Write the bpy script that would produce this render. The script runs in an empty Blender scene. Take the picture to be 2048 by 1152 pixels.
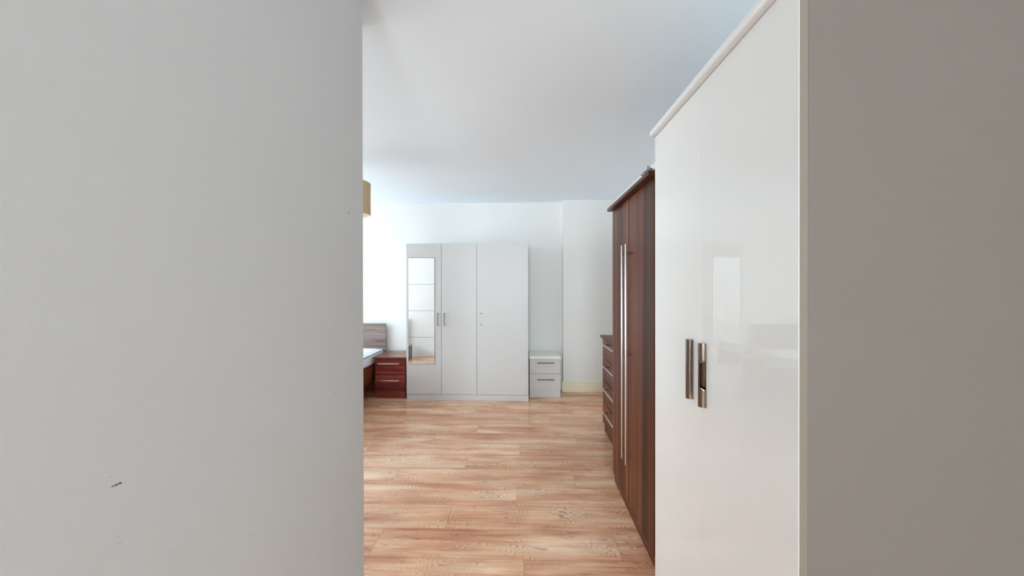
import bpy, bmesh, math, random
from mathutils import Vector, Matrix, noise

random.seed(7)
S = bpy.context.scene
COL = S.collection
R = math.radians

# ---------------------------------------------------------------- camera
cd = bpy.data.cameras.new('camera')
cam = bpy.data.objects.new('camera', cd); COL.objects.link(cam)
cd.sensor_width = 36.0
cd.lens = 745.0 / 2048.0 * 36.0
cd.clip_start = 0.02
yaw, roll, pit = R(1.77), R(-0.1), R(-0.2)
f = Vector((-math.sin(yaw) * math.cos(pit), math.cos(yaw) * math.cos(pit), math.sin(pit)))
r = Vector((math.cos(yaw), math.sin(yaw), 0)); u = r.cross(f)
r2 = r * math.cos(roll) + u * math.sin(roll); u2 = -r * math.sin(roll) + u * math.cos(roll)
mw = Matrix(((r2.x, u2.x, -f.x, 0), (r2.y, u2.y, -f.y, 0), (r2.z, u2.z, -f.z, 1.45), (0, 0, 0, 1)))
cam.matrix_world = mw
S.camera = cam

# ---------------------------------------------------------------- light and exposure
S.view_settings.view_transform = 'Standard'
S.view_settings.look = 'None'
S.view_settings.gamma = 1.0
S.view_settings.use_curve_mapping = False
S.view_settings.exposure = 0.36
S.cycles.max_bounces = 12
S.cycles.diffuse_bounces = 8
S.cycles.glossy_bounces = 6
S.cycles.transparent_max_bounces = 12

W = bpy.data.worlds.new('world'); S.world = W
W.use_nodes = True
W.node_tree.nodes['Background'].inputs[0].default_value = (0.75, 0.86, 1.0, 1)
W.node_tree.nodes['Background'].inputs[1].default_value = 1.0


def area(name, loc, rot, sx, sy, power, col):
    l = bpy.data.lights.new(name, 'AREA'); l.shape = 'RECTANGLE'
    l.size = sx; l.size_y = sy; l.energy = power; l.color = col
    o = bpy.data.objects.new(name, l); COL.objects.link(o)
    o.location = loc; o.rotation_euler = rot
    return o


XW = -4.6                                    # window wall
area('daylight_window_side', (XW - 0.16, 3.38, 1.6), (0, R(-90), 0), 1.5, 3.0, 104, (0.84, 0.94, 1.0))
area('fill_light_hall', (-0.10, -4.16, 1.55), (R(90), 0, 0), 0.85, 1.75, 176, (0.83, 0.935, 1.0))  # fill light added behind the camera, no known source there

# ---------------------------------------------------------------- constants measured from the photograph
ZC = 2.645        # ceiling
YF = 5.30         # far wall
YB = 5.16         # chimney breast face
XL = -0.60        # hall side of the partition on the left
YP = 1.38         # end of the partition
YP2 = 1.70        # bedroom face of the wall behind it
XR = 1.26         # right wall
YN = -4.0         # wall behind the camera


# ---------------------------------------------------------------- material helpers
def mat(name):
    m = bpy.data.materials.new(name); m.use_nodes = True
    nt = m.node_tree; b = nt.nodes['Principled BSDF']
    return m, nt, b


def nn(nt, t, **k):
    n = nt.nodes.new(t)
    for a, v in k.items():
        setattr(n, a, v)
    return n


def math_(nt, op, a, b=None, c=None, clamp=False):
    n = nt.nodes.new('ShaderNodeMath'); n.operation = op; n.use_clamp = clamp
    for i, v in enumerate((a, b, c)):
        if v is None: continue
        if isinstance(v, (int, float)): n.inputs[i].default_value = v
        else: nt.links.new(v, n.inputs[i])
    return n.outputs[0]


def mix(nt, fac, a, b, mode='MIX'):
    n = nt.nodes.new('ShaderNodeMix'); n.data_type = 'RGBA'; n.blend_type = mode
    for i, v in ((0, fac), (6, a), (7, b)):
        if isinstance(v, (int, float)): n.inputs[i].default_value = v
        elif isinstance(v, tuple): n.inputs[i].default_value = v
        else: nt.links.new(v, n.inputs[i])
    return n.outputs[2]


def rgb(r, g, b):          # sRGB 0..255 -> linear
    def l(c):
        c /= 255.0
        return c / 12.92 if c <= 0.04045 else ((c + 0.055) / 1.055) ** 2.4
    return (l(r), l(g), l(b), 1)


def bump(nt, b, height, strength, dist):
    n = nt.nodes.new('ShaderNodeBump'); n.inputs['Strength'].default_value = strength
    n.inputs['Distance'].default_value = dist
    nt.links.new(height, n.inputs['Height']); nt.links.new(n.outputs[0], b.inputs['Normal'])


def plain(name, col, rough=0.5, metal=0.0, spec=0.5, coat=0.0, var=0.02, vs=6.0, bmp=0.0, bs=400):
    m, nt, b = mat(name)
    tc = nn(nt, 'ShaderNodeTexCoord')
    no = nn(nt, 'ShaderNodeTexNoise'); no.inputs['Scale'].default_value = vs
    nt.links.new(tc.outputs['Object'], no.inputs['Vector'])
    v = math_(nt, 'MULTIPLY_ADD', no.outputs[0], 2 * var, 1.0 - var)
    c = nn(nt, 'ShaderNodeVectorMath', operation='SCALE')
    c.inputs[0].default_value = col[:3]; nt.links.new(v, c.inputs['Scale'])
    nt.links.new(c.outputs[0], b.inputs['Base Color'])
    b.inputs['Roughness'].default_value = rough; b.inputs['Metallic'].default_value = metal
    b.inputs['Specular IOR Level'].default_value = spec
    b.inputs['Coat Weight'].default_value = coat; b.inputs['Coat Roughness'].default_value = 0.005
    if bmp:
        n2 = nn(nt, 'ShaderNodeTexNoise'); n2.inputs['Scale'].default_value = bs
        nt.links.new(tc.outputs['Object'], n2.inputs['Vector'])
        bump(nt, b, n2.outputs[0], bmp, 0.001)
    return m


def marks(nt, base, axes, lst, dark):
    """little scuffs of fixed place and shape: (u, v, half length, half width, angle, weight)"""
    g = nn(nt, 'ShaderNodeNewGeometry')
    s = nn(nt, 'ShaderNodeSeparateXYZ'); nt.links.new(g.outputs['Position'], s.inputs[0])
    U, V = s.outputs[axes[0]], s.outputs[axes[1]]
    no = nn(nt, 'ShaderNodeTexNoise'); no.inputs['Scale'].default_value = 350
    nt.links.new(g.outputs['Position'], no.inputs['Vector'])
    tot = None
    for (cu, cv, a, b_, an, w) in lst:
        du = math_(nt, 'SUBTRACT', U, cu); dv = math_(nt, 'SUBTRACT', V, cv)
        ca, sa = math.cos(an), math.sin(an)
        p = math_(nt, 'ADD', math_(nt, 'MULTIPLY', du, ca / a), math_(nt, 'MULTIPLY', dv, sa / a))
        q = math_(nt, 'ADD', math_(nt, 'MULTIPLY', du, -sa / b_), math_(nt, 'MULTIPLY', dv, ca / b_))
        d = math_(nt, 'ADD', math_(nt, 'MULTIPLY', p, p), math_(nt, 'MULTIPLY', q, q))
        d = math_(nt, 'ADD', d, math_(nt, 'MULTIPLY_ADD', no.outputs[0], 2.4, -1.0))
        m_ = math_(nt, 'MULTIPLY', math_(nt, 'SUBTRACT', 1.25, d, clamp=True), w)
        tot = m_ if tot is None else math_(nt, 'MAXIMUM', tot, m_)
    return mix(nt, tot, base, dark)


def paint(name, col, rough=0.7, tex=0.25, scuffs=None, axes=(1, 2)):
    m, nt, b = mat(name)
    g = nn(nt, 'ShaderNodeNewGeometry')
    n1 = nn(nt, 'ShaderNodeTexNoise'); n1.inputs['Scale'].default_value = 2.2; n1.inputs['Detail'].default_value = 3
    n2 = nn(nt, 'ShaderNodeTexNoise'); n2.inputs['Scale'].default_value = 170; n2.inputs['Detail'].default_value = 3
    for n in (n1, n2): nt.links.new(g.outputs['Position'], n.inputs['Vector'])
    v = math_(nt, 'MULTIPLY_ADD', n1.outputs[0], 0.03, 0.985)
    v = math_(nt, 'MULTIPLY', v, math_(nt, 'MULTIPLY_ADD', n2.outputs[0], 0.02, 0.99))
    c = nn(nt, 'ShaderNodeVectorMath', operation='SCALE')
    c.inputs[0].default_value = col[:3]; nt.links.new(v, c.inputs['Scale'])
    out = c.outputs[0]
    if scuffs: out = marks(nt, out, axes, scuffs, rgb(70, 66, 64))
    nt.links.new(out, b.inputs['Base Color'])
    b.inputs['Roughness'].default_value = rough; b.inputs['Specular IOR Level'].default_value = 0.12
    bump(nt, b, n2.outputs[0], tex, 0.0012)
    return m


def wood(name, axis, light, mid, dark, rough=0.35, spec=0.5, fine=38.0, stretch=0.04, big=5.0, coat=0.0):
    """printed wood grain running along axis (object space)"""
    m, nt, b = mat(name)
    tc = nn(nt, 'ShaderNodeTexCoord'); oi = nn(nt, 'ShaderNodeObjectInfo')
    mp = nn(nt, 'ShaderNodeMapping'); sc = [1.0, 1.0, 1.0]; sc['xyz'.index(axis)] = stretch
    mp.inputs['Scale'].default_value = sc
    nt.links.new(tc.outputs['Object'], mp.inputs['Vector'])
    seed = math_(nt, 'MULTIPLY', oi.outputs['Random'], 37.0)
    def no(scale, detail=3, rough_=0.55, dist=0.0, add=0.0):
        n = nn(nt, 'ShaderNodeTexNoise'); n.noise_dimensions = '4D'
        n.inputs['Scale'].default_value = scale; n.inputs['Detail'].default_value = detail
        n.inputs['Roughness'].default_value = rough_; n.inputs['Distortion'].default_value = dist
        nt.links.new(mp.outputs[0], n.inputs['Vector'])
        nt.links.new(math_(nt, 'ADD', seed, add), n.inputs['W'])
        return n.outputs[0]
    a = no(big, 2, 0.5, 0.4); c = no(fine, 4, 0.65, 0.3, 3.1); d = no(fine * 5, 3, 0.6, 0.0, 7.7)
    t = math_(nt, 'ADD', math_(nt, 'MULTIPLY', a, 0.46), math_(nt, 'MULTIPLY', c, 0.46))
    t = math_(nt, 'ADD', t, math_(nt, 'MULTIPLY', d, 0.16))
    cr = nn(nt, 'ShaderNodeValToRGB'); e = cr.color_ramp.elements
    e[0].position = 0.44; e[0].color = dark; e[1].position = 0.66; e[1].color = light
    x = e.new(0.54); x.color = mid
    nt.links.new(t, cr.inputs[0]); nt.links.new(cr.outputs[0], b.inputs['Base Color'])
    b.inputs['Roughness'].default_value = rough; b.inputs['Specular IOR Level'].default_value = spec
    b.inputs['Coat Weight'].default_value = coat; b.inputs['Coat Roughness'].default_value = 0.15
    bump(nt, b, d, 0.06, 0.0006)
    return m


# left wall scuffs in (y, z)
SC_L = [(0.5290, 1.1592, 0.0078, 0.0020, R(-2), 0.9), (0.5350, 1.1590, 0.0024, 0.0024, 0, 1.0),
        (0.5215, 1.1745, 0.0020, 0.0010, R(-2), 0.6), (0.5165, 1.1712, 0.0020, 0.0008, 0, 0.35),
        (0.5306, 1.0806, 0.0060, 0.0008, R(-35), 0.30), (0.5345, 1.0705, 0.0050, 0.0010, R(5), 0.40),
        (0.7922, 0.9087, 0.0035, 0.0016, R(60), 0.5), (1.2615, 1.7040, 0.0060, 0.0085, R(-20), 0.42),
        (1.1597, 1.1114, 0.0045, 0.0035, R(40), 0.6), (1.2800, 1.1065, 0.0045, 0.0040, 0, 0.4),
        (0.793, 1.216, 0.010, 0.0009, R(-8), 0.22), (1.186, 0.862, 0.018, 0.0013, R(2), 0.25)]
SC_P = [(1.0955, 1.4163, 0.0040, 0.0009, R(-5), 0.9)]

M = {}
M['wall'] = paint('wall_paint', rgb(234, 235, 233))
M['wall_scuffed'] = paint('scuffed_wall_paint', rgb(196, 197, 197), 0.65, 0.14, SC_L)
M['ceiling'] = paint('ceiling_paint', rgb(238, 248, 255), 0.8, 0.15)
M['cream_trim'] = plain('cream_gloss_paint', rgb(238, 232, 208), 0.3)
M['white_trim'] = plain('white_gloss_paint', rgb(236, 238, 238), 0.3)
M['white_board'] = plain('white_melamine', rgb(207, 208, 207), 0.38, var=0.01, bmp=0.05, bs=900)
M['cream_top'] = plain('cream_white_top', rgb(240, 240, 230), 0.35)
M['white_board_dark'] = plain('grey_gap_backing', rgb(150, 150, 148), 0.6)  # shaded copy of the white board for door gaps; also grey mirror backing
M['gloss'] = plain('cream_white_high_gloss', rgb(239, 239, 236), 0.006, var=0.006, vs=2, coat=0.3, spec=0.5)
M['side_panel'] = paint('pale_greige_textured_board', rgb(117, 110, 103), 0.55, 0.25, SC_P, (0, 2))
M['door_edge'] = plain('beige_door_edging', rgb(125, 116, 105), 0.4)
M['steel'] = plain('satin_steel', rgb(225, 221, 218), 0.36, 1.0, var=0.03)
M['dark_and_shaded_steel'] = plain('dark_brushed_and_shaded_steel', rgb(120, 112, 108), 0.35, 1.0, var=0.03)  # real dark cabinet handles; on posts it paints the shade of the bar
M['grey_metal'] = plain('grey_zinc_metal', rgb(110, 114, 120), 0.4, 0.8)
M['handle_nickel'] = plain('brushed_nickel_warm', rgb(128, 112, 101), 0.2, 1.0, var=0.04)
M['dark'] = plain('dark_gap', rgb(38, 32, 30), 0.8)  # painted shade behind door and drawer gaps; also the dark screws
WL, WM, WD = rgb(132, 82, 54), rgb(92, 44, 23), rgb(52, 22, 11)
M['walnut_v'] = wood('walnut_vertical', 'z', WL, WM, WD, 0.36, 0.17, 15, 0.012, 6)
M['walnut_y'] = wood('walnut_along_depth', 'y', WL, WM, WD, 0.34, 0.2, 20, 0.05, 8)
RL, RM, RD = rgb(164, 80, 66), rgb(132, 50, 44), rgb(88, 30, 29)
M['walnut_x'] = wood('red_walnut_horizontal', 'x', RL, RM, RD, 0.3, 0.5, 30, 0.06, 8)
M['walnut_top'] = wood('walnut_top_horizontal', 'x', rgb(150, 100, 78), rgb(122, 74, 56), rgb(90, 50, 38), 0.25, 0.5, 30, 0.05, 8)
M['grey_oak'] = wood('grey_oak_horizontal', 'x', rgb(160, 143, 134), rgb(132, 115, 108), rgb(98, 83, 79), 0.45, 0.4, 26, 0.05, 7)
M['fabric_white'] = plain('white_mattress_ticking', rgb(236, 240, 246), 0.9, spec=0.1, bmp=0.3, bs=500)
M['piping'] = plain('grey_piping', rgb(120, 126, 140), 0.8)
M['radiator'] = plain('white_radiator_enamel', rgb(240, 241, 240), 0.3)
M['grey_box'] = plain('grey_painted_board', rgb(120, 124, 126), 0.5)


def mirror_mat():
    m, nt, b = mat('mirror_glass')
    b.inputs['Base Color'].default_value = (0.93, 0.95, 0.95, 1)
    b.inputs['Metallic'].default_value = 1.0; b.inputs['Roughness'].default_value = 0.0
    return m


M['mirror'] = mirror_mat()


def shade_mat():
    m, nt, b = mat('beige_linen_shade')
    tc = nn(nt, 'ShaderNodeTexCoord')
    n = nn(nt, 'ShaderNodeTexNoise'); n.inputs['Scale'].default_value = 300
    mp = nn(nt, 'ShaderNodeMapping'); mp.inputs['Scale'].default_value = (1, 1, 0.15)
    nt.links.new(tc.outputs['Object'], mp.inputs[0]); nt.links.new(mp.outputs[0], n.inputs['Vector'])
    c = mix(nt, n.outputs[0], rgb(196, 170, 136), rgb(220, 196, 162))
    nt.links.new(c, b.inputs['Base Color']); b.inputs['Roughness'].default_value = 0.9
    b.inputs['Specular IOR Level'].default_value = 0.1
    return m


M['shade'] = shade_mat()
M['shade_lining'] = plain('white_shade_lining', rgb(240, 228, 212), 0.8)


def glass_mat():
    m, nt, b = mat('window_glass')
    out = nt.nodes['Material Output']; nt.nodes.remove(b)
    t = nn(nt, 'ShaderNodeBsdfTransparent'); g = nn(nt, 'ShaderNodeBsdfGlossy'); g.inputs['Roughness'].default_value = 0.0
    mx = nn(nt, 'ShaderNodeMixShader'); mx.inputs[0].default_value = 0.06
    nt.links.new(t.outputs[0], mx.inputs[1]); nt.links.new(g.outputs[0], mx.inputs[2])
    nt.links.new(mx.outputs[0], out.inputs[0])
    return m


M['glass'] = glass_mat()


def plastic_mat():
    m, nt, b = mat('printed_clear_plastic')
    tc = nn(nt, 'ShaderNodeTexCoord'); n = nn(nt, 'ShaderNodeTexVoronoi'); n.inputs['Scale'].default_value = 26
    nt.links.new(tc.outputs['Object'], n.inputs['Vector'])
    k = math_(nt, 'GREATER_THAN', n.outputs['Distance'], 0.46)
    c = mix(nt, k, rgb(214, 208, 220), rgb(80, 76, 90))
    nt.links.new(c, b.inputs['Base Color']); b.inputs['Roughness'].default_value = 0.15
    b.inputs['Alpha'].default_value = 0.8
    return m


M['plastic'] = plastic_mat()


def floor_mat():
    m, nt, b = mat('oak_laminate_planks')
    uv = nn(nt, 'ShaderNodeUVMap'); uv.uv_map = 'plank'
    at = nn(nt, 'ShaderNodeAttribute'); at.attribute_name = 'seed'
    s = nn(nt, 'ShaderNodeSeparateXYZ'); nt.links.new(uv.outputs[0], s.inputs[0])
    U, V = s.outputs[0], s.outputs[1]
    seed = at.outputs['Fac']
    sW = math_(nt, 'MULTIPLY', seed, 61.0)

    def no(su, sv, scale, detail, rough, dist, add):
        cb = nn(nt, 'ShaderNodeCombineXYZ')
        nt.links.new(math_(nt, 'MULTIPLY', U, su), cb.inputs[0]); nt.links.new(math_(nt, 'MULTIPLY', V, sv), cb.inputs[1])
        n = nn(nt, 'ShaderNodeTexNoise'); n.noise_dimensions = '4D'
        n.inputs['Scale'].default_value = scale; n.inputs['Detail'].default_value = detail
        n.inputs['Roughness'].default_value = rough; n.inputs['Distortion'].default_value = dist
        nt.links.new(cb.outputs[0], n.inputs['Vector']); nt.links.new(math_(nt, 'ADD', sW, add), n.inputs['W'])
        return n.outputs[0]
    broad = no(1.5, 9.0, 1.0, 2, 0.5, 0.3, 0.0)            # long soft streaks
    field = no(2.6, 10.0, 1.0, 1.5, 0.45, 0.2, 11.0)         # field whose contours make the cathedral figure
    rings = math_(nt, 'FRACT', math_(nt, 'MULTIPLY', field, 46.0))
    rings = math_(nt, 'ABSOLUTE', math_(nt, 'MULTIPLY_ADD', rings, 2.0, -1.0))      # triangle wave 0..1
    rings = math_(nt, 'POWER', rings, 3.0)
    fine = no(7.0, 150.0, 1.0, 4, 0.65, 0.2, 5.0)           # pores
    streak = no(1.8, 45.0, 1.0, 3, 0.6, 0.4, 51.0)
    patch = no(3.0, 6.0, 1.0, 2, 0.5, 0.6, 21.0)            # where figure is strong
    patch = math_(nt, 'MULTIPLY_ADD', patch, 5.0, -1.8, clamp=True)
    t = math_(nt, 'MULTIPLY_ADD', broad, 1.5, -0.25, clamp=True)
    t = math_(nt, 'ADD', t, math_(nt, 'MULTIPLY', math_(nt, 'SUBTRACT', fine, 0.5), 0.55))
    t = math_(nt, 'ADD', t, math_(nt, 'MULTIPLY', math_(nt, 'SUBTRACT', streak, 0.5), 0.7), clamp=True)
    cr = nn(nt, 'ShaderNodeValToRGB'); e = cr.color_ramp.elements
    e[0].position = 0.10; e[0].color = rgb(180, 116, 84)
    e[1].position = 0.85; e[1].color = rgb(242, 210, 177)
    x = e.new(0.45); x.color = rgb(220, 167, 131)
    nt.links.new(t, cr.inputs[0])
    col = cr.outputs[0]
    rk = math_(nt, 'MULTIPLY', math_(nt, 'MULTIPLY', rings, patch), 0.75)
    col = mix(nt, rk, col, rgb(122, 74, 58))
    # knots and reddish heart streaks
    kn = no(5.0, 22.0, 1.0, 2, 0.5, 0.5, 33.0)
    kk = math_(nt, 'MULTIPLY_ADD', kn, 12.0, -8.1, clamp=True)
    col = mix(nt, math_(nt, 'MULTIPLY', kk, 0.5), col, rgb(112, 66, 50))
    # plank tint
    tint = math_(nt, 'MULTIPLY_ADD', seed, 0.08, 0.98)
    sc = nn(nt, 'ShaderNodeVectorMath', operation='SCALE'); nt.links.new(col, sc.inputs[0]); nt.links.new(tint, sc.inputs['Scale'])
    col = sc.outputs[0]
    # joints
    L = nn(nt, 'ShaderNodeAttribute'); L.attribute_name = 'edge'
    du = math_(nt, 'MINIMUM', U, math_(nt, 'SUBTRACT', L.outputs['Fac'], U))
    dv = math_(nt, 'MINIMUM', V, math_(nt, 'SUBTRACT', 0.242, V))
    d = math_(nt, 'MINIMUM', du, dv)
    j = math_(nt, 'SUBTRACT', 1.0, math_(nt, 'DIVIDE', d, 0.0016), clamp=True)
    col = mix(nt, math_(nt, 'MULTIPLY', j, 0.75), col, rgb(74, 48, 38))
    nt.links.new(col, b.inputs['Base Color'])
    rg = math_(nt, 'MULTIPLY_ADD', fine, 0.06, 0.13)
    nt.links.new(rg, b.inputs['Roughness'])
    b.inputs['Specular IOR Level'].default_value = 0.3
    h = math_(nt, 'SUBTRACT', math_(nt, 'MULTIPLY', fine, 0.25), j)
    bump(nt, b, h, 0.15, 0.0008)
    return m


M['floor'] = floor_mat()


# ---------------------------------------------------------------- mesh helpers
def box(bm, x0, x1, y0, y1, z0, z1, bev=0.0, seg=2):
    t = bmesh.new()
    bmesh.ops.create_cube(t, size=1.0)
    for v in t.verts:
        v.co = Vector(((x0 + x1) / 2 + v.co.x * (x1 - x0), (y0 + y1) / 2 + v.co.y * (y1 - y0), (z0 + z1) / 2 + v.co.z * (z1 - z0)))
    if bev:
        bmesh.ops.bevel(t, geom=list(t.edges), offset=bev, segments=seg, profile=0.5, affect='EDGES')
    merge(bm, t)
    return bm


def merge(bm, t):
    me = bpy.data.meshes.new('t'); t.to_mesh(me); t.free()
    bm.from_mesh(me); bpy.data.meshes.remove(me)


def cyl(bm, a, b, rad, n=16, bev=0.0, rad2=None):
    a, b = Vector(a), Vector(b); d = b - a
    t = bmesh.new()
    bmesh.ops.create_cone(t, cap_ends=True, segments=n, radius1=rad, radius2=rad if rad2 is None else rad2, depth=d.length)
    if bev:
        es = [e for e in t.edges if len(e.link_faces) == 2 and any(len(f.verts) > 4 for f in e.link_faces)]
        bmesh.ops.bevel(t, geom=es, offset=bev, segments=2, profile=0.5, affect='EDGES')
    q = d.to_track_quat('Z', 'Y').to_matrix().to_4x4()
    bmesh.ops.transform(t, matrix=Matrix.Translation((a + b) / 2) @ q, verts=t.verts)
    merge(bm, t)
    return bm


def lathe(bm, cx, cy, prof, n=48, close=True):
    """prof: (radius, z) closed loop turned about the vertical through cx, cy"""
    rings = []
    for k in range(n):
        a = 2 * math.pi * k / n
        rings.append([bm.verts.new((cx + p[0] * math.cos(a), cy + p[0] * math.sin(a), p[1])) for p in prof])
    m = len(prof)
    for k in range(n):
        A, B = rings[k], rings[(k + 1) % n]
        for i in range(m if close else m - 1):
            j = (i + 1) % m
            bm.faces.new((A[i], B[i], B[j], A[j]))
    return bm


def nb(): return bmesh.new()


def base_of(p):
    while p.parent is not None: p = p.parent
    return Vector(p.location)


def obj(name, bm, m, parent=None, base=None, smooth=True):
    org = base_of(parent) if parent else Vector(base or (0, 0, 0))
    bmesh.ops.translate(bm, vec=-org, verts=bm.verts)
    bmesh.ops.recalc_face_normals(bm, faces=bm.faces)
    me = bpy.data.meshes.new(name); bm.to_mesh(me); bm.free()
    me.materials.append(M[m] if isinstance(m, str) else m)
    if smooth:
        me.polygons.foreach_set('use_smooth', [True] * len(me.polygons))
        try: me.set_sharp_from_angle(angle=R(32))
        except Exception: pass
        if smooth != 'round':
            # large flat faces keep their true normal, so reflections stay straight
            for p in me.polygons:
                if max(abs(c) for c in p.normal) > 0.99999:
                    vs = [me.vertices[i].co for i in p.vertices]
                    ext = sorted(max(v[k] for v in vs) - min(v[k] for v in vs) for k in range(3))
                    if ext[1] > 0.005: p.use_smooth = False
    o = bpy.data.objects.new(name, me); COL.objects.link(o)
    if parent: o.parent = parent
    else: o.location = org
    return o


def thing(name, label, cat, loc, group=None):
    o = bpy.data.objects.new(name, None); COL.objects.link(o); o.location = loc
    o.empty_display_size = 0.1
    o['label'] = label; o['category'] = cat
    if group: o['group'] = group
    return o


def tag(o, label, cat, group=None):
    o['label'] = label; o['category'] = cat
    if group: o['group'] = group
    return o


def struct(name, bm, m, parent=None, smooth=True):
    o = obj(name, bm, m, parent, smooth=smooth)
    o['kind'] = 'structure'
    return o


# ---------------------------------------------------------------- the room
def build_floor():
    bm = nb()
    uvl = bm.loops.layers.uv.new('plank')
    sd = bm.faces.layers.float.new('seed'); ed = bm.faces.layers.float.new('edge')
    y0 = 1.972; w = 0.2425; Lp = 1.362
    known = {-1: 0.0, 0: -0.84, 1: -0.474, 2: -0.05, 3: -0.985, 4: -0.473, 5: -0.035, 6: -0.863, 7: -0.472, 8: 0.064, 9: -0.805, 10: -0.385}
    tri = (-0.84, -0.46, 0.0)
    k0 = int(math.floor((YN - y0) / w)) - 1; k1 = int(math.ceil((YF - y0) / w)) + 1
    rnd = random.Random(21)
    for k in range(k0, k1):
        ya, yb = y0 + k * w, y0 + (k + 1) * w
        if yb < YN - 0.1 or ya > YF + 0.1: continue
        ya2, yb2 = max(ya, YN - 0.1), min(yb, YF + 0.1)
        j = known.get(k, tri[k % 3] + rnd.uniform(-0.05, 0.05))
        x = j - Lp * 4
        while x < XR + 0.1:
            xa, xb = max(x, XW - 0.1), min(x + Lp, XR + 0.1)
            if xb > xa + 0.001:
                vs = [bm.verts.new((p, q, 0)) for p, q in ((xa, ya2), (xb, ya2), (xb, yb2), (xa, yb2))]
                f_ = bm.faces.new(vs); f_[sd] = rnd.random(); f_[ed] = Lp
                for lp in f_.loops:
                    lp[uvl].uv = (lp.vert.co.x - x, (lp.vert.co.y - ya) * 0.242 / w)
            x += Lp
    o = struct('floor', bm, 'floor', smooth=False)


build_floor()
bm = nb(); box(bm, XW - 0.12, XR + 0.12, YN - 0.12, YF + 0.12, ZC, ZC + 0.12)
struct('ceiling', bm, 'ceiling')
bm = nb(); box(bm, XW - 0.12, XR + 0.12, YF, YF + 0.12, 0, ZC)
struct('wall_far', bm, 'wall')
bm = nb(); box(bm, 0.545, XR + 0.01, YB, YF + 0.01, 0, ZC, 0.003)
struct('wall_chimney_breast', bm, 'wall')
bm = nb()
box(bm, XR, XR + 0.12, YN - 0.12, YF + 0.12, 0, ZC)
struct('wall_right', bm, 'wall')
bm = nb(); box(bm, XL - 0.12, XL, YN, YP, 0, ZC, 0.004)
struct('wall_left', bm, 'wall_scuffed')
bm = nb(); box(bm, XW - 0.12, -0.76, YP - 0.12, YP2, 0, ZC, 0.003)
struct('wall_near', bm, 'wall')
bm = nb(); HX0, HX1, HZ0, HZ1 = -0.55, 0.35, 0.66, 2.44
box(bm, XL - 0.12, HX0, YN - 0.12, YN, 0, ZC); box(bm, HX1, XR + 0.12, YN - 0.12, YN, 0, ZC)
box(bm, HX0, HX1, YN - 0.12, YN, 0, HZ0); box(bm, HX0, HX1, YN - 0.12, YN, HZ1, ZC)  # opening added for the hall fill light
struct('wall_behind', bm, 'wall')


def window(name, axis, c0, c1, a0, a1, z0, z1, sill):
    """frame, glass and sill in an opening; axis = wall normal axis, c0..c1 wall depth (c1 = room side)"""
    def bx(bm, d0, d1, p0, p1, q0, q1, bev=0.004):
        d0, d1 = min(d0, d1), max(d0, d1)
        if axis == 'x': box(bm, d0, d1, p0, p1, q0, q1, bev)
        else: box(bm, p0, p1, d0, d1, q0, q1, bev)
    s_ = 1 if c1 > c0 else -1
    fa, fb = c0 + s_ * 0.03, c0 + s_ * 0.09
    bm = nb()
    mid = (a0 + a1) / 2
    for p, q in ((a0, a0 + 0.05), (a1 - 0.05, a1), (mid - 0.03, mid + 0.03)): bx(bm, fa, fb, p, q, z0, z1)
    bx(bm, fa, fb, a0, a1, z0, z0 + 0.05); bx(bm, fa, fb, a0, a1, z1 - 0.05, z1)
    w_ = struct(name, bm, 'white_trim')
    bm = nb(); g = (fa + fb) / 2; bx(bm, g - 0.002, g + 0.002, a0 + 0.04, a1 - 0.04, z0 + 0.04, z1 - 0.04, 0)
    struct('window_glass', bm, 'glass', w_)
    bm = nb(); bx(bm, fb, c1 + s_ * sill, a0 - 0.04, a1 + 0.04, z0 - 0.03, z0); struct('window_sill', bm, 'white_trim', w_)


# window wall with its opening
WY0, WY1, WZ0, WZ1 = 1.86, 4.90, 0.84, 2.36
bm = nb()
box(bm, XW - 0.14, XW, YP - 0.12, WY0, 0, ZC); box(bm, XW - 0.14, XW, WY1, YF + 0.12, 0, ZC)
box(bm, XW - 0.14, XW, WY0, WY1, 0, WZ0); box(bm, XW - 0.14, XW, WY0, WY1, WZ1, ZC)
struct('wall_window', bm, 'wall')
window('window_1', 'x', XW - 0.14, XW, WY0, WY1, WZ0, WZ1, 0.06)
window('added_hall_window', 'y', YN - 0.12, YN, -0.55, 0.35, 0.66, 2.44, 0.05)  # unseen window added to dress the hall fill light


def skirting(name, x0, x1, y0, y1, face, m='white_trim', h=0.142):
    bm = nb()
    box(bm, x0, x1, y0, y1, 0, h - 0.02, 0.0015)
    # thinner moulded upper edge
    d = 0.006
    if face == '-y': box(bm, x0, x1, y0 + d, y1, h - 0.02, h, 0.003)
    if face == '+y': box(bm, x0, x1, y0, y1 - d, h - 0.02, h, 0.003)
    if face == '-x': box(bm, x0 + d, x1, y0, y1, h - 0.02, h, 0.003)
    if face == '+x': box(bm, x0, x1 - d, y0, y1, h - 0.02, h, 0.003)
    struct(name, bm, m)


skirting('baseboard_chimney_breast', 0.530, XR, YB - 0.016, YB, '-y', 'cream_trim')
skirting('baseboard_far', XW, 0.545, YF - 0.016, YF, '-y')
skirting('baseboard_right', XR - 0.016, XR, YN, YB - 0.016, '-x', 'cream_trim')
skirting('baseboard_near', XW, -0.76, YP2, YP2 + 0.016, '+y')
skirting('baseboard_left', XL, XL + 0.016, YN, YP - 0.01, '+x')
skirting('baseboard_window', XW, XW + 0.016, YP2 + 0.016, YF - 0.016, '+x')


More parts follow.
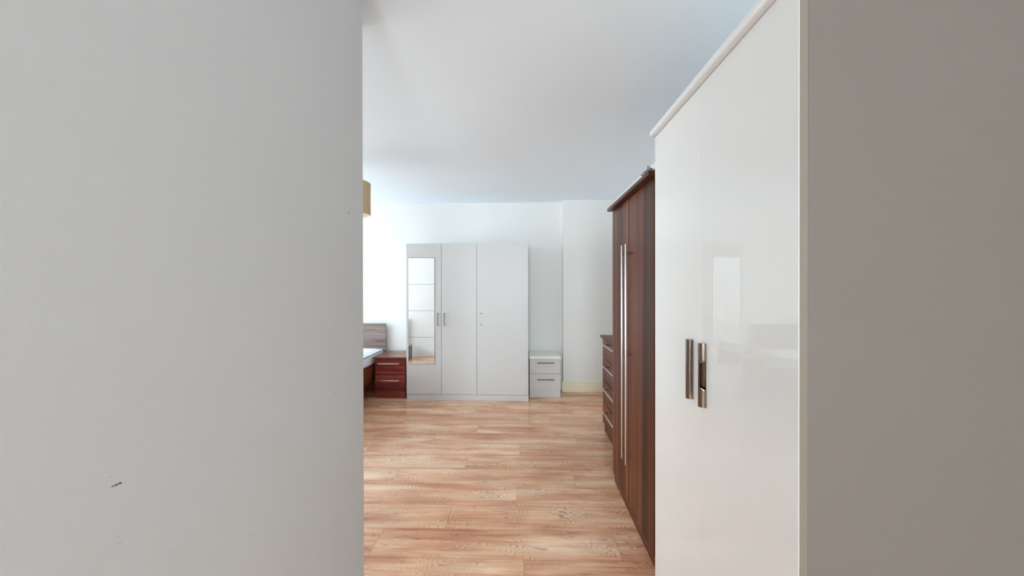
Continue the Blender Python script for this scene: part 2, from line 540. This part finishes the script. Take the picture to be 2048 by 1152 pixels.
# ---------------------------------------------------------------- tall gloss wardrobe on the right
def gloss_wardrobe():
    x0, x1 = 0.610, 1.215; ya, yb = 0.845, 1.748; H = 2.142
    t = thing('gloss_wardrobe', 'tall cream white high gloss wardrobe with two bow handles, nearest on the right',
              'wardrobe', (0.91, 1.3, 0))
    bm = nb()
    th = 0.019
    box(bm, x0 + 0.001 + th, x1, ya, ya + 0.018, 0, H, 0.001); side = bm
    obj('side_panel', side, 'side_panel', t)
    bm = nb(); box(bm, x0 + 0.001 + th, x1, yb - 0.018, yb, 0, H, 0.001)
    obj('side_panel', bm, 'gloss', t)
    bm = nb(); box(bm, x1 - 0.01, x1, ya + 0.018, yb - 0.018, 0.06, H); obj('back_panel', bm, 'white_board', t)
    bm = nb(); box(bm, x0 + 0.05, x0 + 0.066, ya + 0.018, yb - 0.018, 0, 0.075); obj('plinth', bm, 'gloss', t)
    bm = nb(); box(bm, x0 + 0.03, x1 - 0.01, ya + 0.018, yb - 0.018, 0.075, 0.093); obj('bottom_panel', bm, 'white_board', t)
    # top with the overhanging cornice, soft front edge
    bm = nb(); box(bm, x0 - 0.024, x1, ya - 0.004, yb + 0.006, H, H + 0.026, 0.007, 3)
    obj('cornice', bm, 'white_trim', t)
    sp = 1.300
    for (a, b_, hy, side) in ((sp + 0.0006, yb, 1.372, 1), (ya, sp - 0.0006, 1.276, -1)):
        bm = nb(); box(bm, x0, x0 + th, a, b_, 0.078, H - 0.003, 0.0008, 2)
        d = obj('door', bm, 'gloss', t)
        if side < 0:
            bm = nb(); box(bm, x0 + 0.0012, x0 + th, ya - 0.0008, ya + 0.0005, 0.079, H - 0.004); e_ = obj('edge_band', bm, 'door_edge', d)
            e_['label'] = 'beige grey edge strip'
        bm = nb(); bow_handle(bm, x0, hy, 1.044, 1.258, side)
        obj('handle', bm, 'handle_nickel', d)


def bow_handle(bm, xd, yc, z0, z1, side):
    """hollow half-tube pull standing on the door at x = xd; the finger slot opens towards side * y"""
    ry = 0.0135; rx = 0.020; th = 0.0022; N = 20
    zm = (z0 + z1) / 2
    zs = [z0, z0 + 0.001]
    for k in range(1, 40): zs.append(z0 + (z1 - z0) * k / 40)
    zs += [z1 - 0.001, z1]
    rows = []
    for z in zs:
        d = abs(z - (zm))
        k = 0 if d > 0.050 else 1 if d < 0.038 else 1 - (d - 0.038) / 0.012
        k = k * k * (3 - 2 * k)
        amax = math.pi * (1 - 0.40 * k)
        o_, i_ = [], []
        for n in range(N + 1):
            a = amax * n / N
            # a = 0 on the closed side, pi on the slotted side
            cy, sx = -side * math.cos(a), math.sin(a) ** 0.7 if math.sin(a) > 0 else 0
            o_.append(bm.verts.new((xd - 0.0005 - rx * sx, yc + ry * cy, z)))
            i_.append(bm.verts.new((xd - 0.0005 - max(0.0, (rx - th) * sx), yc + (ry - th) * cy, z)))
        rows.append((o_, i_))
    for a, b_ in zip(rows, rows[1:]):
        for n in range(N):
            bm.faces.new((a[0][n], a[0][n + 1], b_[0][n + 1], b_[0][n]))
            bm.faces.new((a[1][n + 1], a[1][n], b_[1][n], b_[1][n + 1]))
        bm.faces.new((a[0][0], b_[0][0], b_[1][0], a[1][0])); bm.faces.new((a[0][N], a[1][N], b_[1][N], b_[0][N]))
    for rr in (rows[0], rows[-1]):
        for n in range(N):
            bm.faces.new((rr[0][n], rr[0][n + 1], rr[1][n + 1], rr[1][n]))
        bm.faces.new(rr[1])
    # back plate of the slot
    box(bm, xd - 0.0015, xd - 0.0004, yc - ry + 0.001, yc + ry - 0.001, z0 + 0.001, z1 - 0.001)


gloss_wardrobe()


def shaded_posts(o, p, d, rad):
    """paint the posts darker, as if shaded by the bar in front"""
    o.data.materials.append(M['dark_and_shaded_steel'])
    p = Vector(p) - base_of(o); d = Vector(d).normalized()
    for f_ in o.data.polygons:
        v = f_.center - p; v = v - d * v.dot(d)
        if v.length > rad * 1.3: f_.material_index = 1


def bar_handle(parent, p0, p1, off, rad, m='steel', inset=0.03, square=False):
    """bar from p0 to p1 on posts that reach back by vector off"""
    p0, p1, off = Vector(p0), Vector(p1), Vector(off)
    bm = nb(); d = (p1 - p0).normalized()
    cyl(bm, p0, p1, rad, 18, rad * 0.15)
    L = (p1 - p0).length
    for s in (inset, L - inset):
        cyl(bm, p0 + d * s, p0 + d * s + off, rad * 0.72, 12)
    o = obj('handle', bm, m, parent); shaded_posts(o, p0, d, rad)
    return o


# ---------------------------------------------------------------- brown wardrobe
def brown_wardrobe():
    x0 = 0.660; x1 = 1.225; ya, yb = 1.905, 2.785; H = 2.005
    t = thing('walnut_wardrobe', 'dark walnut two door wardrobe with long steel bar handles', 'wardrobe', (0.94, 2.34, 0))
    th = 0.018
    bm = nb(); box(bm, x0 + th + 0.001, x1, ya, ya + 0.018, 0, H, 0.001); obj('side_panel', bm, 'walnut_v', t)
    bm = nb(); box(bm, x0 + th + 0.001, x1, yb - 0.018, yb, 0, H, 0.001); obj('side_panel', bm, 'walnut_v', t)
    bm = nb(); box(bm, x1 - 0.01, x1, ya + 0.018, yb - 0.018, 0.06, H); obj('back_panel', bm, 'walnut_v', t)
    bm = nb(); box(bm, x0 + 0.014, x0 + 0.03, ya + 0.0, yb, 0, 0.072, 0.001); obj('plinth', bm, 'walnut_y', t)
    bm = nb(); box(bm, x0 + 0.032, x1 - 0.01, ya + 0.018, yb - 0.018, 0.055, 0.073); obj('bottom_panel', bm, 'walnut_y', t)
    bm = nb(); box(bm, x0 - 0.038, x1, ya - 0.030, yb + 0.006, H, H + 0.022, 0.002); obj('cornice', bm, 'walnut_y', t)
    sp = 2.357
    bm = nb(); box(bm, x0 + th + 0.002, x0 + th + 0.010, ya + 0.02, yb - 0.02, 0.08, H - 0.004); obj('gap_shade_sheet', bm, 'dark', t)  # dark sheet standing in for the shade behind the door split
    for (a, b_, hy) in ((ya, sp - 0.004, 2.312), (sp + 0.004, yb, 2.402)):
        bm = nb(); box(bm, x0, x0 + th, a, b_, 0.076, H - 0.004, 0.0012)
        d = obj('door', bm, 'walnut_v', t)
        bm = nb(); xb = x0 - 0.031
        z0, z1 = (0.350, 1.712)
        cyl(bm, (xb, hy, z0), (xb, hy, z1), 0.0066, 20, 0.001)
        for z in (z0 + 0.055, (z0 + z1) / 2, z1 - 0.055):
            cyl(bm, (xb, hy, z), (x0, hy, z), 0.0045, 14)
        o = obj('handle', bm, 'steel', d); shaded_posts(o, (xb, hy, z0), (0, 0, 1), 0.0066)


brown_wardrobe()


def wrapping():
    bm = nb(); nx, ny = 20, 40
    x0, x1, y0, y1 = 0.624, 0.80, 1.882, 2.015
    z = 2.0275
    g = []
    for i in range(nx + 1):
        row = []
        for j in range(ny + 1):
            x = x0 + (x1 - x0) * i / nx; y = y0 + (y1 - y0) * j / ny
            p = Vector((x * 18, y * 18, 1.3))
            h = 0.006 + 0.006 * noise.noise(p) + 0.003 * noise.noise(p * 3.1)
            edge = math.exp(-((x - x0) / 0.02) ** 2)
            h += edge * (0.011 + 0.016 * math.exp(-((y - y0 - 0.012) / 0.010) ** 2))
            row.append(bm.verts.new((x + 0.006 * noise.noise(p + Vector((9, 0, 0))), y + 0.006 * noise.noise(p + Vector((0, 9, 0))), z + max(0.001, h))))
        g.append(row)
    for i in range(nx):
        for j in range(ny):
            bm.faces.new((g[i][j], g[i + 1][j], g[i + 1][j + 1], g[i][j + 1]))
    r_ = bmesh.ops.solidify(bm, geom=list(bm.faces), thickness=0.0006)
    o = obj('plastic_wrapping', bm, 'plastic', base=(0.744, 1.99, z), smooth=False)
    tag(o, 'crumpled printed clear plastic wrapping on top of the walnut wardrobe', 'wrapping')


wrapping()


# ---------------------------------------------------------------- chest of drawers
def chest():
    x0, x1 = 0.79, 1.235; ya, yb = 2.90, 3.748; H = 0.965
    t = thing('chest_of_drawers', 'walnut four drawer chest with slim bar handles beyond the walnut wardrobe', 'chest of drawers',
              ((x0 + x1) / 2, (ya + yb) / 2, 0))
    th = 0.018
    for a in (ya, yb - 0.018):
        bm = nb(); box(bm, x0 + th + 0.001, x1, a, a + 0.018, 0, H - 0.022, 0.001); obj('side_panel', bm, 'walnut_v', t)
    bm = nb(); box(bm, x1 - 0.01, x1, ya + 0.018, yb - 0.018, 0.05, H - 0.022); obj('back_panel', bm, 'walnut_y', t)
    bm = nb(); box(bm, x0 + 0.022, x0 + 0.038, ya + 0.018, yb - 0.018, 0, 0.098); obj('plinth', bm, 'walnut_y', t)
    bm = nb(); box(bm, x0 - 0.022, x1, ya - 0.012, yb + 0.012, H - 0.022, H, 0.002); obj('top', bm, 'walnut_y', t)
    zs = [0.100, 0.3175, 0.530, 0.7425, 0.940]
    for i in range(4):
        bm = nb(); box(bm, x0, x0 + th, ya, yb, zs[i] + 0.003, zs[i + 1] - 0.003, 0.0012)
        d = obj('drawer', bm, 'walnut_y', t)
        z = (0.272, 0.487, 0.700, 0.905)[i]
        bar_handle(d, (x0 - 0.045, 3.108, z), (x0 - 0.045, 3.54, z), (0.045, 0, 0), 0.0055, 'steel', 0.05)


chest()


# ---------------------------------------------------------------- bedside cabinets
def nightstand(name, label, x0, x1, yf, yb, m_front, m_top, m_side, hx, hm, topover, zt=0.540, overr=0.004, gap=0.0015, slab=0.034):
    t = thing(name, label, 'bedside table', ((x0 + x1) / 2, (yf + yb) / 2, 0), None)
    th = 0.016
    for a in (x0, x1 - 0.016):
        bm = nb(); box(bm, a, a + 0.016, yf + th + 0.001, yb, 0, zt - slab - 0.002, 0.001); obj('side_panel', bm, m_side, t)
    bm = nb(); box(bm, x0 + 0.016, x1 - 0.016, yb - 0.008, yb, 0.04, zt - slab - 0.002); obj('back_panel', bm, m_side, t)
    bm = nb(); box(bm, x0 + 0.012, x1 - 0.004, yf + 0.012, yf + 0.026, 0, 0.099, 0.001); obj('plinth', bm, m_front, t)
    bm = nb(); box(bm, x0 - topover, x1 + overr, yf - 0.014, yb, zt - slab, zt, 0.002); obj('top', bm, m_top, t)
    zs = [0.100, 0.310, zt - slab - 0.002]
    for i in range(2):
        bm = nb(); box(bm, x0, x1, yf, yf + th, zs[i] + gap, zs[i + 1] - gap, 0.0012)
        d = obj('drawer', bm, m_front, t)
        z = (0.237, 0.455)[i]
        bar_handle(d, (hx[0], yf - 0.028, z), (hx[1], yf - 0.028, z), (0, 0.028, 0), 0.0062, hm, 0.02)
    if gap > 0.003:
        bm = nb(); box(bm, x0 + 0.017, x1 - 0.017, yf + 0.018, yf + 0.028, 0.099, zt - 0.024); obj('gap_shade_sheet', bm, 'dark', t)  # dark sheet painted as the shade behind the drawer gaps


nightstand('white_bedside_cabinet', 'white two drawer bedside cabinet right of the white wardrobe', 0.078, 0.482, 4.880, 5.28,
           'white_board', 'cream_top', 'white_board', (0.175, 0.397), 'dark_and_shaded_steel', 0.004)
nightstand('walnut_bedside_cabinet', 'reddish walnut two drawer bedside cabinet between bed and white wardrobe', -1.930, -1.536, 4.780, 5.275,
           'walnut_x', 'walnut_top', 'walnut_x', (-1.885, -1.608), 'steel', 0.022, overr=0.012, gap=0.004, slab=0.020)


# ---------------------------------------------------------------- white three-door wardrobe
def white_wardrobe():
    x0, x1 = -1.497, 0.062; yf, yb = 4.71, 5.27; H = 2.005
    t = thing('white_wardrobe', 'wide white three door wardrobe with long mirror standing against the far wall', 'wardrobe',
              ((x0 + x1) / 2, (yf + yb) / 2, 0))
    th = 0.016
    for a in (x0, x1 - 0.016):
        bm = nb(); box(bm, a, a + 0.016, yf + th + 0.002, yb, 0, H, 0.001); obj('side_panel', bm, 'white_board', t)
    bm = nb(); box(bm, x0, x1, yb - 0.006, yb, 0.05, H); obj('back_panel', bm, 'white_board', t)
    bm = nb(); box(bm, x0 + 0.016, x1 - 0.016, yf + 0.02, yb - 0.006, H - 0.016, H); obj('top_panel', bm, 'white_board', t)
    bm = nb(); box(bm, x0 + 0.002, x1 - 0.0, yf + 0.006, yf + 0.018, 0, 0.076, 0.001); obj('plinth', bm, 'white_board', t)
    bm = nb(); box(bm, x0 + 0.018, x1 - 0.018, yf + 0.019, yf + 0.024, 0.08, H - 0.02); obj('gap_shade_sheet', bm, 'white_board_dark', t)  # grey sheet giving the door gaps their shade by colour
    cuts = [x0, -1.046, -0.594, x1]
    for i in range(3):
        a, b_ = cuts[i] + 0.0018, cuts[i + 1] - 0.0018
        if i == 2: b_ = x1 - 0.004
        bm = nb(); box(bm, a, b_, yf, yf + th, 0.080, H - 0.002 + (0.004 if i == 2 else 0), 0.0012)
        d = obj('door', bm, 'white_board', t)
        if i == 0:
            fr = nb(); box(fr, -1.470, -1.131, yf - 0.0035, yf - 0.0005, 0.467, 1.822, 0.0005)
            fo = obj('mirror_frame', fr, 'white_board_dark', d)
            h = (1.818 - 0.471) / 4
            for k in range(4):
                mb = nb(); z = 0.471 + h * k
                box(mb, -1.467, -1.134, yf - 0.0060, yf - 0.0036, z + 0.0022, z + h - 0.0022, 0.0)
                obj('mirror_tile', mb, 'mirror', d, smooth=False)
        if i < 2:
            hx = (-1.088, -1.005)[i]
            hb = nb(); z0, z1 = 0.958, 1.118
            box(hb, hx - 0.0045, hx + 0.0045, yf - 0.028, yf - 0.020, z0, z1, 0.002)
            for z in (z0, z1 - 0.009):
                box(hb, hx - 0.0045, hx + 0.0045, yf - 0.022, yf, z, z + 0.009, 0.001)
            obj('handle', hb, 'grey_metal', d)
        else:
            for z in (1.111, 0.971):
                sb = nb(); cyl(sb, (-0.540, yf - 0.012, z), (-0.540, yf, z), 0.0055, 12, 0.001)
                cyl(sb, (-0.540, yf - 0.016, z), (-0.540, yf - 0.012, z), 0.0035, 10)
                obj('screw', sb, 'dark', d)


white_wardrobe()


# ---------------------------------------------------------------- bed
def bed():
    xr, xl = -1.962, -3.42; yh = 5.26
    t = thing('bed', 'walnut double bed with grey oak headboard and bare white mattress', 'bed', ((xr + xl) / 2, 4.2, 0))
    bm = nb(); box(bm, xl, xr + 0.004, 5.222, 5.250, 0.18, 0.930, 0.002); obj('headboard', bm, 'grey_oak', t)
    bm = nb(); box(bm, xl + 0.01, xr - 0.002, 5.226, 5.246, 0.0, 0.179, 0.001); obj('lower_panel', bm, 'walnut_x', t)
    for a in (xl, xr - 0.022):
        bm = nb(); box(bm, a, a + 0.022, 3.20, 5.222, 0.215, 0.445, 0.002); obj('side_rail', bm, 'walnut_y', t)
    bm = nb(); box(bm, xl, xr, 3.178, 3.20, 0.12, 0.445, 0.002); obj('footboard', bm, 'walnut_x', t)
    for x in (xl + 0.03, xr - 0.09):
        for y in (3.22, 5.15):
            bm = nb(); box(bm, x, x + 0.06, y, y + 0.06, 0, 0.22, 0.002); obj('leg', bm, 'walnut_v', t)
    bm = nb(); box(bm, xl + 0.023, xr - 0.023, 3.201, 5.221, 0.36, 0.385); obj('slat_base', bm, 'white_board', t)


bed()


def mattress():
    x0, x1, y0, y1, z0, z1 = -3.395, -1.978, 3.212, 5.212, 0.386, 0.600
    bm = nb()
    # soft box with domed top
    nx, ny = 28, 40
    t_ = bmesh.new(); box(t_, x0, x1, y0, y1, z0, z1 - 0.03, 0.03, 4); merge(bm, t_)
    top = []
    for i in range(nx + 1):
        row = []
        for j in range(ny + 1):
            a = i / nx * 2 - 1; b_ = j / ny * 2 - 1
            ex = (1 - abs(a) ** 10) ; ey = (1 - abs(b_) ** 10)
            z = z1 - 0.034 + 0.036 * (ex * ey) ** 0.5
            z += 0.004 * math.sin(a * 18) * math.sin(b_ * 24) * ex * ey
            row.append(bm.verts.new((x0 + 0.004 + (x1 - x0 - 0.008) * i / nx, y0 + 0.004 + (y1 - y0 - 0.008) * j / ny, z)))
        top.append(row)
    for i in range(nx):
        for j in range(ny):
            bm.faces.new((top[i][j], top[i + 1][j], top[i + 1][j + 1], top[i][j + 1]))
    m = obj('mattress', bm, 'fabric_white', base=((x0 + x1) / 2, (y0 + y1) / 2, z0))
    tag(m, 'bare white mattress with grey piping lying on the walnut bed', 'mattress')
    for z in (z1 - 0.036, z0 + 0.028):
        pb = nb(); c = 0.03
        pts = [(x0 + c, y0), (x1 - c, y0), (x1, y0 + c), (x1, y1 - c), (x1 - c, y1), (x0 + c, y1), (x0, y1 - c), (x0, y0 + c)]
        for k in range(8):
            p, q = pts[k], pts[(k + 1) % 8]
            cyl(pb, (p[0], p[1], z), (q[0], q[1], z), 0.005, 8)
        obj('piping', pb, 'piping', m)


mattress()


# ---------------------------------------------------------------- pendant lamp
def pendant():
    cx, cy = -1.625, 3.4; R0 = 0.200; z0, z1 = 2.118, 2.415
    t = thing('pendant_lamp', 'beige drum shade pendant lamp hanging from the ceiling', 'ceiling lamp', (cx, cy, ZC))
    bm = nb(); lathe(bm, cx, cy, [(R0, z0), (R0, z1), (R0 - 0.002, z1), (R0 - 0.002, z0)], 64); obj('lamp_shade', bm, 'shade', t, smooth='round')
    bm = nb(); lathe(bm, cx, cy, [(R0 - 0.0025, z0 + 0.001), (R0 - 0.0025, z1 - 0.001), (R0 - 0.004, z1 - 0.001), (R0 - 0.004, z0 + 0.001)], 64)
    obj('shade_lining', bm, 'shade_lining', t, smooth='round')
    bm = nb(); lathe(bm, cx, cy, [(R0 - 0.006, z0 + 0.012), (R0 - 0.006, z0 + 0.015), (0.012, z0 + 0.015), (0.012, z0 + 0.012)], 64)
    obj('diffuser', bm, 'shade_lining', t)
    bm = nb(); cyl(bm, (cx, cy, z1 - 0.08), (cx, cy, ZC - 0.02), 0.0035, 10); obj('cord', bm, 'white_trim', t)
    bm = nb(); cyl(bm, (cx, cy, z1 - 0.13), (cx, cy, z1 - 0.06), 0.019, 18, 0.002)
    for k in range(3):
        a = k * 2.094
        cyl(bm, (cx, cy, z1 - 0.07), (cx + (R0 - 0.005) * math.cos(a), cy + (R0 - 0.005) * math.sin(a), z1 - 0.01), 0.0018, 8)
    obj('bulb_holder', bm, 'white_trim', t)
    bm = nb(); lathe(bm, cx, cy, [(0.001, ZC), (0.045, ZC), (0.04, ZC - 0.018), (0.008, ZC - 0.028), (0.001, ZC - 0.028)], 32)
    obj('ceiling_rose', bm, 'white_trim', t)


pendant()


# ---------------------------------------------------------------- things the mirrors show: radiator and grey box
def radiator():
    x0, x1 = -3.45, -2.42; z0, z1 = 0.24, 0.80; y = YP2 + 0.06
    t = thing('radiator', 'white panel radiator on the wall behind, seen in the mirrors', 'radiator', ((x0 + x1) / 2, y, z0))
    bm = nb(); box(bm, x0, x1, y + 0.03, y + 0.045, z0, z1, 0.004)
    n = 20
    for k in range(n):
        c = x0 + 0.03 + (x1 - x0 - 0.06) * k / (n - 1)
        box(bm, c - 0.012, c + 0.012, y + 0.043, y + 0.066, z0 + 0.04, z1 - 0.05, 0.004)
    obj('panel', bm, 'radiator', t)
    bm = nb(); box(bm, x0, x1, y - 0.02, y + 0.046, z1 - 0.012, z1 + 0.004, 0.002)
    for k in range(30):
        c = x0 + 0.03 + (x1 - x0 - 0.06) * k / 29
        box(bm, c - 0.004, c + 0.004, y - 0.018, y + 0.03, z0 + 0.03, z1 - 0.012)
    obj('grille', bm, 'radiator', t)
    for x in (x0 + 0.1, x1 - 0.1):
        bm = nb(); box(bm, x - 0.02, x + 0.02, YP2 + 0.001, y - 0.015, z0 + 0.1, z1 - 0.1); obj('bracket', bm, 'radiator', t)
    bm = nb(); cyl(bm, (x1 + 0.03, y, 0.0), (x1 + 0.03, y, z0 + 0.05), 0.0075, 12); cyl(bm, (x1 - 0.01, y + 0.02, z0 + 0.05), (x1 + 0.03, y, z0 + 0.05), 0.009, 12)
    obj('pipe', bm, 'radiator', t)


radiator()
bm = nb(); box(bm, -2.40, -2.285, 1.84, 2.25, 0.0, 0.242, 0.004)
o = obj('storage_box', bm, 'grey_box', base=(-2.34, 2.04, 0))
tag(o, 'low grey box on the floor, seen at the bottom left of the wardrobe mirror', 'box')
bm = nb(); box(bm, -2.405, -2.280, 1.835, 2.255, 0.2425, 0.264, 0.004); obj('lid', bm, 'grey_box', o)
